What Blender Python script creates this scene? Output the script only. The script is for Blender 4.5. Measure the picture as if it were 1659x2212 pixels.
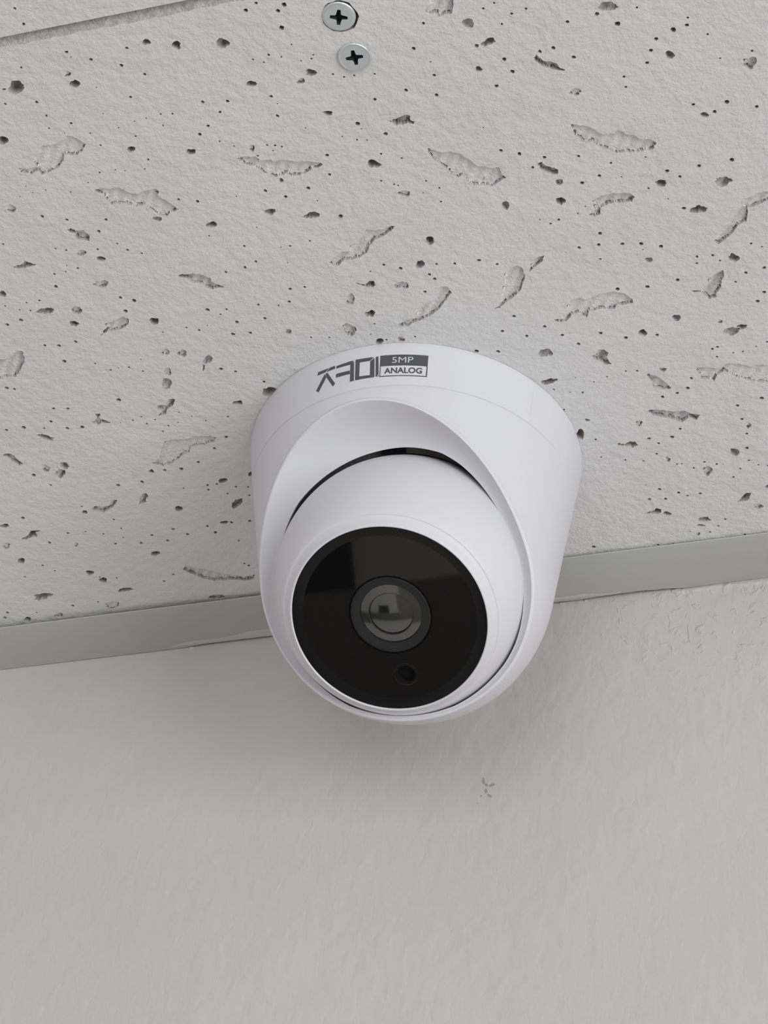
import bpy, bmesh, math, random
import numpy as np
from mathutils import Vector, Matrix
from mathutils.geometry import delaunay_2d_cdt

for _o in list(bpy.data.objects):
    bpy.data.objects.remove(_o, do_unlink=True)

SC = bpy.context.scene
COL = SC.collection
MM = 0.001
HC = 2.5                      # ceiling height in metres; the wall with the trim is the plane y = 0
random.seed(7)
RNG = np.random.default_rng(11)

# ------------------------------------------------------------------ camera
F_PX, IMG_W, IMG_H = 4450.0, 1659, 2212
PITCH, YAW, ROLL = 0.7200623, -0.3337881, 0.0935727
CAM_MM = (130.330, -465.571, -387.001)
cam_data = bpy.data.cameras.new('camera')
cam = bpy.data.objects.new('camera', cam_data)
COL.objects.link(cam)
cam_data.sensor_fit = 'VERTICAL'
cam_data.sensor_height = 36.0
cam_data.lens = 36.0 * F_PX / IMG_H
cam_data.clip_start = 0.01
fw = Vector((math.sin(YAW) * math.cos(PITCH), math.cos(YAW) * math.cos(PITCH), math.sin(PITCH)))
rt = Vector((math.cos(YAW), -math.sin(YAW), 0.0))
up = rt.cross(fw)
r2 = rt * math.cos(ROLL) + up * math.sin(ROLL)
u2 = -rt * math.sin(ROLL) + up * math.cos(ROLL)
rot = Matrix((r2, u2, -fw)).transposed()
cam.matrix_world = Matrix.Translation((CAM_MM[0] * MM, CAM_MM[1] * MM, HC + CAM_MM[2] * MM)) @ rot.to_4x4()
SC.camera = cam

# ------------------------------------------------------------------ world, daylight through the windows, exposure
world = bpy.data.worlds.new('sky')
SC.world = world
world.use_nodes = True
bg = world.node_tree.nodes['Background']
bg.inputs['Color'].default_value = (0.78, 0.88, 1.0, 1)
bg.inputs['Strength'].default_value = 1.0

def daylight(name, loc, aim, sx, sy, watts, col):
    ld = bpy.data.lights.new(name, 'AREA')
    ld.shape = 'RECTANGLE'; ld.size = sx; ld.size_y = sy
    ld.energy = watts; ld.color = col
    lo = bpy.data.objects.new(name, ld); COL.objects.link(lo)
    lo.location = loc
    lo.rotation_euler = Vector(aim).to_track_quat('-Z', 'Y').to_euler()
    return lo

daylight('window_daylight', (1.72, -1.65, 1.55), (-1, 0, 0), 2.45, 1.25, 41.0, (0.97, 0.98, 1.0))
daylight('window_daylight_front', (0.30, -3.52, 1.50), (0, 1, 0), 1.3, 1.6, 17.0, (1.0, 0.985, 0.97))

SC.cycles.max_bounces = 4
SC.cycles.adaptive_threshold = 0.08
SC.cycles.diffuse_bounces = 3
SC.cycles.glossy_bounces = 3
SC.cycles.transparent_max_bounces = 4
vs = SC.view_settings
vs.view_transform = 'Standard'
vs.look = 'None'
vs.exposure = 0.02
vs.gamma = 1.0
vs.use_curve_mapping = False

# ------------------------------------------------------------------ helpers
def link(o, parent=None):
    COL.objects.link(o)
    if parent is not None:
        o.parent = parent
    return o

def mesh_obj(name, verts, faces, mats, parent=None, loc=(0, 0, 0), smooth=False, fmat=None, scale=MM):
    me = bpy.data.meshes.new(name)
    me.from_pydata([(v[0] * scale, v[1] * scale, v[2] * scale) for v in verts], [], faces)
    if not isinstance(mats, (list, tuple)):
        mats = [mats]
    for m in mats:
        me.materials.append(m)
    if fmat is not None:
        me.polygons.foreach_set('material_index', list(fmat))
    if smooth:
        me.polygons.foreach_set('use_smooth', [True] * len(me.polygons))
    me.update()
    o = bpy.data.objects.new(name, me)
    o.location = loc
    return link(o, parent)

def fix_normals(o):
    bm = bmesh.new(); bm.from_mesh(o.data)
    bmesh.ops.recalc_face_normals(bm, faces=bm.faces)
    bm.to_mesh(o.data); bm.free()
    return o

def sharp_by_angle(o, deg):
    bm = bmesh.new(); bm.from_mesh(o.data)
    lim = math.radians(deg)
    for e in bm.edges:
        if len(e.link_faces) == 2 and e.calc_face_angle(0.0) > lim:
            e.smooth = False
    bm.to_mesh(o.data); bm.free()
    return o

def empty(name, loc):
    o = bpy.data.objects.new(name, None)
    o.empty_display_size = 0.02
    o.location = loc
    return link(o)

def tag(o, label=None, cat=None, group=None, kind=None):
    if label: o['label'] = label
    if cat: o['category'] = cat
    if group: o['group'] = group
    if kind: o['kind'] = kind
    return o

def box(name, x0, x1, y0, y1, z0, z1, mat, parent=None, loc=(0, 0, 0), scale=1.0):
    v = [(x, y, z) for z in (z0, z1) for y in (y0, y1) for x in (x0, x1)]
    f = [(0, 2, 3, 1), (4, 5, 7, 6), (0, 1, 5, 4), (2, 6, 7, 3), (0, 4, 6, 2), (1, 3, 7, 5)]
    return mesh_obj(name, v, f, mat, parent, loc, scale=scale)

def boxes(rects):
    V, Fc = [], []
    for (x0, x1, y0, y1, z0, z1) in rects:
        b = len(V)
        V += [(x, y, z) for z in (z0, z1) for y in (y0, y1) for x in (x0, x1)]
        Fc += [tuple(b + i for i in q) for q in ((0, 2, 3, 1), (4, 5, 7, 6), (0, 1, 5, 4), (2, 6, 7, 3), (0, 4, 6, 2), (1, 3, 7, 5))]
    return V, Fc

# ------------------------------------------------------------------ materials
def new_mat(name, col, rough=0.5, metal=0.0, ior=1.45, spec=0.5):
    m = bpy.data.materials.new(name); m.use_nodes = True
    b = m.node_tree.nodes['Principled BSDF']
    b.inputs['Base Color'].default_value = (*col, 1)
    b.inputs['Roughness'].default_value = rough
    b.inputs['Metallic'].default_value = metal
    b.inputs['IOR'].default_value = ior
    b.inputs['Specular IOR Level'].default_value = spec
    return m

class NT:
    def __init__(s, m):
        s.t = m.node_tree; s.b = s.t.nodes['Principled BSDF']
    def n(s, typ, **kw):
        nd = s.t.nodes.new(typ)
        for k, v in kw.items():
            setattr(nd, k, v)
        return nd
    def l(s, a, b): s.t.links.new(a, b)
    def coord(s, scale=(1, 1, 1), loc=(0, 0, 0)):
        tc = s.n('ShaderNodeTexCoord'); mp = s.n('ShaderNodeMapping')
        mp.inputs['Scale'].default_value = scale; mp.inputs['Location'].default_value = loc
        s.l(tc.outputs['Object'], mp.inputs['Vector']); return mp.outputs['Vector']
    def noise(s, vec, scale, detail=3, rough=0.55, dist=0.0):
        nd = s.n('ShaderNodeTexNoise')
        nd.inputs['Scale'].default_value = scale; nd.inputs['Detail'].default_value = detail
        nd.inputs['Roughness'].default_value = rough; nd.inputs['Distortion'].default_value = dist
        s.l(vec, nd.inputs['Vector']); return nd.outputs['Fac']
    def ramp(s, fac, a, b, c0=(0, 0, 0, 1), c1=(1, 1, 1, 1)):
        r = s.n('ShaderNodeValToRGB'); e = r.color_ramp.elements
        e[0].position = a; e[0].color = c0; e[1].position = b; e[1].color = c1
        s.l(fac, r.inputs['Fac']); return r.outputs['Color']
    def math(s, op, a, b=None, c=None):
        nd = s.n('ShaderNodeMath', operation=op)
        for i, v in enumerate((a, b, c)):
            if v is None: continue
            if isinstance(v, (int, float)): nd.inputs[i].default_value = v
            else: s.l(v, nd.inputs[i])
        return nd.outputs[0]
    def mix(s, fac, a, b):
        nd = s.n('ShaderNodeMix', data_type='RGBA')
        if isinstance(fac, (int, float)): nd.inputs[0].default_value = fac
        else: s.l(fac, nd.inputs[0])
        for i, v in ((6, a), (7, b)):
            if isinstance(v, tuple): nd.inputs[i].default_value = (*v, 1)
            else: s.l(v, nd.inputs[i])
        return nd.outputs[2]
    def bump(s, h, strength, dist, prev=None):
        nd = s.n('ShaderNodeBump'); nd.inputs['Strength'].default_value = strength
        nd.inputs['Distance'].default_value = dist
        s.l(h, nd.inputs['Height'])
        if prev is not None: s.l(prev, nd.inputs['Normal'])
        return nd.outputs['Normal']

# ceiling tile: painted face, bare mineral fibre on torn walls of the holes
def mat_tile_face():
    m = new_mat('tile_paint', (0.76, 0.755, 0.74), 0.85, spec=0.25)
    t = NT(m); v = t.coord()
    big = t.noise(v, 420, 3, 0.6); fine = t.noise(v, 1200, 2, 0.6); wav = t.noise(v, 110, 2)
    nb = t.bump(wav, 0.22, 0.002)
    nb = t.bump(big, 0.40, 0.0010, nb)
    nb = t.bump(fine, 0.30, 0.0004, nb)
    t.l(nb, t.b.inputs['Normal'])
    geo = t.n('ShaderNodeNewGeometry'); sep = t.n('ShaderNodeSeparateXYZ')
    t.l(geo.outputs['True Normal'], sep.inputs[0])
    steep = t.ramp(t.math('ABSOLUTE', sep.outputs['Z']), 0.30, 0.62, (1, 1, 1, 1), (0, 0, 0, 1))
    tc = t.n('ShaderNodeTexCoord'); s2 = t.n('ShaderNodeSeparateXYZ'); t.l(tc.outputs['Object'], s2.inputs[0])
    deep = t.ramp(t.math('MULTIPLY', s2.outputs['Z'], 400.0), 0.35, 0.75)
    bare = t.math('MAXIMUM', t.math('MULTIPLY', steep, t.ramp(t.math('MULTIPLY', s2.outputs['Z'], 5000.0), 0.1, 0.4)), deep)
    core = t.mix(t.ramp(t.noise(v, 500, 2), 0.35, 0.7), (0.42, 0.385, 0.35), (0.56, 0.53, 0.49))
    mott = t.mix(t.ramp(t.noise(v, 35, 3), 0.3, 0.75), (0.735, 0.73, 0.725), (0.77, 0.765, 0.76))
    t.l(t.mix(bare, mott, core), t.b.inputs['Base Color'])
    return m

def mat_tile_edge():
    m = new_mat('tile_edge', (0.45, 0.44, 0.43), 0.95, spec=0.1)
    t = NT(m); v = t.coord()
    n1 = t.noise(v, 700, 5, 0.7)
    t.l(t.mix(t.ramp(n1, 0.3, 0.7), (0.48, 0.475, 0.47), (0.74, 0.73, 0.715)), t.b.inputs['Base Color'])
    t.l(t.bump(n1, 0.9, 0.0015), t.b.inputs['Normal'])
    return m

def mat_wall():
    m = new_mat('wall_paint', (0.66, 0.635, 0.585), 0.55, spec=0.35)
    t = NT(m); v = t.coord()
    vs_ = t.coord((1.0, 1.0, 0.55))
    streak = t.noise(vs_, 300, 2, 0.5, 0.4)
    blot = t.noise(v, 30, 3)
    fine = t.noise(v, 1300, 2)
    nb = t.bump(blot, 0.25, 0.004)
    nb = t.bump(streak, 0.27, 0.0010, nb)
    nb = t.bump(fine, 0.15, 0.00025, nb)
    # rough patched area at the right end under the trim
    sx = t.n('ShaderNodeSeparateXYZ'); t.l(v, sx.inputs[0])
    mx = t.ramp(sx.outputs['X'], 0.028, 0.062)
    mz = t.ramp(t.math('ADD', sx.outputs['Z'], 1.0), 0.955, 0.985)
    area = t.math('MULTIPLY', mx, mz)
    lump = t.noise(t.coord((1, 1, 1.0)), 260, 4, 0.6, 0.35)
    lump = t.ramp(lump, 0.56, 0.74)
    nb = t.bump(t.math('MULTIPLY', lump, area), 0.45, 0.0010, nb)
    t.l(nb, t.b.inputs['Normal'])
    # faint horizontal grey-blue smears left of the camera
    hs = t.noise(t.coord((1.0, 1.0, 9.0)), 14, 4, 0.6, 0.4)
    mleft = t.ramp(sx.outputs['X'], 0.0, 0.02, (1, 1, 1, 1), (0, 0, 0, 1))
    mup = t.ramp(t.math('ADD', sx.outputs['Z'], 1.0), 0.95, 0.985)
    sm = t.math('MULTIPLY', t.math('MULTIPLY', t.ramp(hs, 0.50, 0.70), mleft), mup)
    base = t.mix(t.ramp(t.noise(v, 12, 3), 0.3, 0.7), (0.585, 0.552, 0.517), (0.615, 0.583, 0.549))
    t.l(t.mix(t.math('MULTIPLY', sm, 0.35), base, (0.55, 0.57, 0.57)), t.b.inputs['Base Color'])
    return m

def mat_simple_bump(name, col, rough, scale, dist, strength, spec=0.5, metal=0.0):
    m = new_mat(name, col, rough, metal, spec=spec)
    t = NT(m); v = t.coord()
    t.l(t.bump(t.noise(v, scale, 3), strength, dist), t.b.inputs['Normal'])
    return m

def to_diffuse(m):
    """matt paint and fibre: a plain diffuse surface with the same colour and relief"""
    nt = m.node_tree; b = nt.nodes['Principled BSDF']; d = nt.nodes.new('ShaderNodeBsdfDiffuse')
    d.inputs['Color'].default_value = b.inputs['Base Color'].default_value
    for a, c in (('Base Color', 'Color'), ('Normal', 'Normal')):
        if b.inputs[a].links: nt.links.new(b.inputs[a].links[0].from_socket, d.inputs[c])
    out = [n for n in nt.nodes if n.type == 'OUTPUT_MATERIAL'][0]
    nt.links.new(d.outputs[0], out.inputs['Surface']); nt.nodes.remove(b)
    return m
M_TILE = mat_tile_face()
M_EDGE = mat_tile_edge()
M_WALL = mat_wall()
M_TRIM = mat_simple_bump('trim_enamel', (0.50, 0.505, 0.465), 0.42, 120, 0.0006, 0.15)
M_SMEAR = mat_simple_bump('smeared_paint', (0.60, 0.60, 0.56), 0.55, 600, 0.0004, 0.4)
M_SCUFF = mat_simple_bump('grey_scuff', (0.36, 0.35, 0.335), 0.8, 900, 0.0003, 0.5)
M_WHITE = mat_simple_bump('white_plastic', (0.70, 0.69, 0.735), 0.42, 2600, 0.00006, 0.25, spec=0.4)
M_BALL = mat_simple_bump('white_plastic_ball', (0.70, 0.69, 0.73), 0.40, 2600, 0.00006, 0.2, spec=0.4)
M_INK = new_mat('grey_ink', (0.085, 0.085, 0.09), 0.5)
M_INKW = new_mat('pale_ink', (0.62, 0.62, 0.64), 0.5)
M_LINER = new_mat('dark_liner', (0.16, 0.148, 0.14), 0.6)
M_BLACK = new_mat('matt_black', (0.004, 0.004, 0.004), 0.7, spec=0.2)
M_PLATE = new_mat('black_acrylic', (0.0042, 0.004, 0.0042), 0.02, ior=1.5)
M_RIMB = mat_simple_bump('black_bezel', (0.004, 0.0037, 0.0042), 0.25, 900, 0.0001, 0.2, spec=0.3)
M_BARREL = new_mat('lens_barrel_black', (0.009, 0.009, 0.010), 0.5)
M_GLASS = new_mat('lens_glass', (0.006, 0.008, 0.008), 0.09, ior=2.2)
M_ZINC = mat_simple_bump('zinc_plate', (0.66, 0.695, 0.715), 0.42, 1500, 0.0001, 0.3, metal=0.75)
M_ZINC_SHADE = new_mat('zinc_recess_shade', (0.05, 0.06, 0.075), 0.45, metal=0.3)  # zinc darkened in colour to paint the shade inside the cross recess
M_FLOOR = mat_simple_bump('pale_floor', (0.32, 0.30, 0.28), 0.5, 40, 0.002, 0.2)
M_ROOM = new_mat('room_paint', (0.80, 0.79, 0.76), 0.7)
M_FRAME = new_mat('window_frame_white', (0.75, 0.75, 0.74), 0.4)
M_DESK = new_mat('reflection_desk_pale', (0.80, 0.775, 0.74), 0.5)
M_TRAY = new_mat('reflection_tray_black', (0.02, 0.02, 0.02), 0.6)
M_SLAB = new_mat('core_board', (0.40, 0.38, 0.36), 0.9)

for _m in (M_TILE, M_EDGE, M_WALL, M_ROOM, M_FLOOR, M_SLAB): to_diffuse(_m)

def mat_pane():
    m = bpy.data.materials.new('window_glass'); m.use_nodes = True
    nt = m.node_tree; nt.nodes.clear()
    o = nt.nodes.new('ShaderNodeOutputMaterial'); mx = nt.nodes.new('ShaderNodeMixShader')
    a = nt.nodes.new('ShaderNodeBsdfTransparent'); g = nt.nodes.new('ShaderNodeBsdfGlossy')
    g.inputs['Roughness'].default_value = 0.02; mx.inputs[0].default_value = 0.06
    nt.links.new(a.outputs[0], mx.inputs[1]); nt.links.new(g.outputs[0], mx.inputs[2]); nt.links.new(mx.outputs[0], o.inputs[0])
    return m
M_PANE = mat_pane()

# hole positions on the tile face: tenths / hundredths of a millimetre from the foot of the wall under the security camera
PINS = """-504,-2309,32 -501,-2265,36 -434,-2171,44 -429,-2156,18 -386,-2139,40 -292,-2151,36 -322,-2108,44 -278,-2072,37 -555,-2154,30 -634,-2065,34 -558,-2053,38 -334,-2018,37 -551,-2011,30 -501,-1977,34 -559,-1975,23 -528,-1953,19 -467,-1939,23 -415,-1987,15 -394,-1940,19 -350,-1950,15 -319,-1952,19 -281,-1956,26 -253,-1951,26 -287,-1923,23 -363,-1907,23 -456,-1900,27 -171,-1968,37 -113,-1957,41 -141,-1931,37 -182,-1899,37 -210,-1879,45 -170,-1849,23 -141,-1828,23 -358,-1834,27 -377,-1809,23 -426,-1814,15 -448,-1822,19 -489,-1822,27 -529,-1799,16 -685,-1821,20 -676,-1799,16 -641,-1799,20 -713,-1793,16 -583,-1780,23 9,-2187,46 38,-2200,35 -17,-2057,25 -403,-2062,15 -328,-1701,35 -284,-1685,47 -683,-1722,44 -626,-1699,36 -529,-1678,39 -185,-1680,15 -94,-1788,26 98,-2182,56 80,-2170,49 74,-2125,53 82,-2077,21 22,-2061,29 5,-2044,25 49,-2049,22 90,-2029,22 115,-2029,25 122,-2038,22 151,-1977,25 174,-1964,25 198,-1963,25 245,-1957,25 -9,-1948,40 -11,-1891,41 226,-1887,40 304,-1897,40 378,-1923,39 369,-1868,40 379,-1961,14 351,-2005,46 390,-2066,39 557,-2083,28 530,-2074,31 561,-2025,28 544,-1931,46 510,-1863,47 167,-1828,52 172,-1812,18 224,-1785,48 121,-1800,19 153,-1783,26 176,-1777,22 70,-1754,45 -62,-1814,26 -44,-1809,30 -29,-1802,26 -53,-1795,19 58,-1696,42 -5,-1667,50 -110,-1681,46 -67,-1653,46 6,-1625,19 197,-1730,30 242,-1707,26 175,-1651,30 203,-1634,26 212,-1629,23 281,-1628,26 307,-1600,26 265,-1594,19 300,-1558,27 478,-1679,44 453,-1754,18 48,-1565,54 43,-1843,15 -1,-1925,15 588,-2047,32 622,-2053,32 704,-1999,39 811,-1969,63 861,-2002,28 965,-1951,28 960,-1932,42 929,-1926,60 888,-1911,42 871,-1883,42 857,-1851,43 1090,-1832,32 1018,-1828,21 659,-1937,43 699,-1902,46 555,-1894,47 799,-1825,32 798,-1796,32 939,-1714,40 1015,-1705,54 983,-1683,47 1079,-1677,40 518,-1660,49 574,-1637,45 540,-1613,38 653,-1623,37 723,-1587,30 806,-1587,22 689,-1555,41 740,-1541,19 645,-1542,49 796,-1493,26 924,-1535,45 1001,-1536,52 875,-1512,37 848,-1535,48 868,-1414,49 638,-1470,19 616,-1452,23 567,-1442,35 522,-1452,19 1001,-1898,28 836,-1451,19 -561,-1646,44 -530,-1598,28 -691,-1616,24 -666,-1605,28 -586,-1591,32 -512,-1573,36 -480,-1555,28 -660,-1542,32 -695,-1537,24 -727,-1536,33 -740,-1495,49 -801,-1458,33 -838,-1458,29 -898,-1459,25 -866,-1438,25 -839,-1430,29 -877,-1403,50 -920,-1395,46 -589,-1424,45 -557,-1406,57 -593,-1376,58 -851,-1303,42 -814,-1295,51 -764,-1299,51 -821,-1238,55 -743,-1213,30 -711,-1182,30 -687,-1185,21 -658,-1181,30 -626,-1160,30 -615,-1203,21 -1017,-1175,52 -998,-1166,39 -731,-1070,61 -921,-1074,44 -882,-1066,44 -948,-1027,44 -1033,-1020,58 -977,-1006,35 -913,-993,49 -870,-989,57 -1085,-1020,44 -758,-984,22 -721,-987,31 -688,-966,35 -692,-995,26 -659,-977,30 -654,-929,31 -631,-947,31 -600,-954,26 -584,-991,26 -554,-969,22 -522,-945,26 -457,-948,30 -416,-1125,51 -381,-1108,42 -426,-1272,37 -523,-1285,25 -456,-1288,29 -399,-1284,21 -352,-1314,29 -331,-1328,29 -343,-1240,50 -297,-1235,45 -319,-1279,49 -380,-1336,53 -245,-1326,37 -291,-1450,36 -238,-1455,40 -205,-1468,36 -217,-1523,36 -293,-1574,24 -684,-1557,20 -817,-1658,32 -50,-1505,27 -104,-1499,31 -128,-1500,20 -167,-1575,16 -147,-1361,44 -109,-1360,36 -163,-1320,40 -194,-1313,28 -243,-1277,41 -145,-1187,29 -98,-1177,25 109,-1390,39 147,-1370,43 70,-1376,24 239,-1365,35 284,-1357,39 346,-1355,47 387,-1333,39 222,-1318,43 213,-1335,39 187,-1281,44 348,-1107,44 122,-1134,28 11,-1166,20 31,-1200,28 -318,-1056,42 46,-1139,29 266,-1052,57 321,-1039,49 -127,-1448,16 545,-1434,31 656,-1378,50 646,-1343,47 597,-1344,43 703,-1334,46 748,-1325,50 794,-1306,50 749,-1305,19 641,-1297,31 912,-1251,35 927,-1230,27 870,-1234,31 874,-1255,39 1009,-1270,31 1033,-1254,23 1029,-1185,46 983,-1178,43 954,-1153,31 1018,-1104,47 998,-1077,51 815,-1189,43 738,-1182,51 664,-1190,51 389,-1152,41 458,-1101,41 405,-1078,41 496,-1062,41 530,-1023,45 593,-1049,49 653,-1020,49 733,-1013,44 876,-940,36 862,-936,40 913,-912,24 870,-906,32 937,-911,28 973,-922,24 1002,-933,32 631,-902,25 660,-897,33 579,-892,25 542,-880,21 505,-847,33 433,-873,29 473,-855,21 793,-842,41 778,-808,50 748,-795,46 708,-789,46 961,-732,54 895,-718,46 899,-664,42 733,-659,42 904,-606,38 498,-905,17 444,-793,30 -1083,-831,65 -1051,-782,40 -858,-744,55 -785,-743,55 -743,-780,74 -704,-777,45 -656,-773,54 -599,-790,44 -535,-835,44 -488,-872,48 -925,-606,36 -918,-565,31 -927,-525,31 -979,-551,31 -1028,-571,31 -960,-502,42 -1082,-575,41 -1153,-545,47 -839,-519,41 -883,-492,47 -801,-487,46 -768,-533,46 -733,-503,46 -664,-526,46 -650,-495,51 -535,-524,45 -589,-528,46 -605,-694,35 -609,-675,35 -577,-693,35 -527,-672,35 -493,-665,30 -560,-649,30 -501,-630,30 -677,-695,25 -838,-337,32 -877,-312,37 -1014,-353,32 -1188,-420,32 -1215,-451,37 -1290,-411,37 -1413,-258,49 -1431,-237,60 -1322,-242,27 -1197,-253,49 -1113,-255,32 -997,-652,77 -1188,-664,52 -611,-345,31 -601,-333,41 -1063,-366,27 -594,-447,31 -997,-678,31 645,-638,50 667,-615,38 707,-632,53 655,-575,38 567,-567,31 615,-554,31 505,-592,27 504,-663,31 702,-524,31 715,-523,27 744,-499,31 776,-518,35 807,-503,35 867,-472,31 844,-442,35 894,-501,31 917,-478,27 941,-470,27 896,-550,49 638,-432,43 687,-408,43 709,-391,35 745,-393,43 647,-389,47 603,-396,47 604,-457,20 773,-248,32 746,-227,32 796,-273,35 692,-240,24 412,-225,57 593,-199,40 840,-198,36 636,-197,24"""
PITS = """-242,-2156,92,21,-34,89,15 -178,-2133,113,25,-37,102,20 -72,-2114,140,32,-51,147,20 -455,-2113,72,16,-34,83,8 -449,-2082,116,26,-46,113,30 -588,-2104,190,42,-76,177,25 -620,-2105,44,10,-15,34,8 -388,-1872,93,20,-34,89,20 -248,-1835,111,24,-35,99,25 -43,-1993,107,24,-31,93,28 -750,-1763,124,27,-53,122,8 -402,-1653,115,25,-32,86,14 -101,-1813,81,18,-33,99,8 -682,-1965,127,28,-46,106,25 103,-1992,124,28,-28,92,18 73,-1975,99,22,-24,76,10 488,-2044,130,29,-28,113,14 481,-1918,90,20,-18,76,20 520,-1985,171,-26,3,91,22 492,-1981,62,14,-13,54,10 108,-1873,115,47,-25,59,25 172,-1705,154,34,-32,114,32 219,-1602,141,31,-28,103,8 -119,-1616,133,29,-31,95,20 -21,-1583,202,21,-23,97,20 451,-1513,96,21,-29,124,16 -61,-1704,60,13,-21,65,14 799,-2019,187,42,-25,131,14 772,-2005,61,14,-10,49,14 911,-1861,104,23,-17,102,16 1080,-1801,148,33,-23,164,12 683,-1807,135,30,-22,105,8 959,-1680,99,22,-13,81,16 592,-1557,81,18,-22,105,12 584,-1499,112,24,-26,121,24 828,-1502,147,32,-18,105,26 972,-1476,189,41,-23,153,14 901,-1403,189,-25,5,129,22 627,-1934,49,11,-10,46,10 -274,-1607,126,27,-32,91,30 -632,-1588,118,25,-40,98,8 -589,-1559,126,27,-29,74,26 -621,-1479,192,-2,-33,134,10 -799,-1420,225,6,-32,106,18 -719,-1405,142,30,-51,125,12 -743,-1361,131,27,-39,95,20 -531,-1327,130,27,-47,127,28 -888,-1499,89,19,-49,112,14 -542,-1215,103,21,-52,142,9 -499,-1201,136,28,-43,120,12 -439,-1165,166,-109,26,105,14 -461,-1140,41,8,-49,139,6 -561,-1144,100,20,-49,134,9 -579,-1101,125,26,-83,226,14 -413,-994,134,27,-27,81,28 243,-1443,114,24,-36,138,26 199,-1373,115,24,-35,131,20 135,-1315,199,18,-23,114,10 -7,-1295,118,25,-55,187,10 30,-1237,126,26,-36,127,26 -197,-1219,77,63,-48,76,10 27,-1137,112,23,-30,109,28 85,-1132,100,21,-22,81,10 -313,-1018,194,-7,-33,173,26 -39,-1193,180,-44,-4,213,12 757,-1269,84,18,-18,103,14 961,-1234,132,28,-21,144,22 791,-1063,125,26,-18,109,18 699,-1029,111,23,-20,110,22 896,-1028,62,13,-12,76,5 440,-1009,169,35,-36,168,14 727,-888,88,18,-16,91,10 629,-702,91,18,-20,109,8 913,-636,66,13,-15,109,6 496,-742,67,13,-12,60,8 920,-988,180,-29,6,155,14 946,-998,143,-23,4,88,26 426,-905,204,-18,-7,105,26 -988,-971,213,126,-53,87,22 -1037,-850,108,21,-63,150,9 -980,-850,98,112,-92,115,16 -1085,-391,130,25,-43,107,24 -1058,-352,136,26,-46,116,28 -1010,-295,224,-4,-29,102,26 -1270,-483,104,20,-55,128,18 -1287,-555,114,22,-58,133,8 -858,-438,128,24,-42,112,28 -720,-614,129,25,-39,107,30 -556,-704,152,7,-24,91,30 -610,-532,124,24,-25,72,24 -547,-604,180,-130,27,121,20 -1271,-313,314,-6,-43,135,22 -1365,-215,119,22,-48,113,22 -1258,-216,134,25,-46,113,10 -1074,-234,238,-5,-47,160,6 -742,-211,219,41,-44,126,10 -470,-714,58,11,-41,124,14 -1078,-521,82,16,-36,89,5 -1255,-642,153,30,-35,80,22 862,-541,130,26,-23,156,18 681,-546,75,15,-19,112,10 779,-481,136,27,-28,182,10 642,-328,124,24,-16,95,12 893,-310,123,24,-16,118,9 738,-283,163,32,-19,120,16 726,-260,109,21,-10,60,10 467,-689,113,23,-44,219,24 712,-226,63,12,-14,85,6"""
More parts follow.
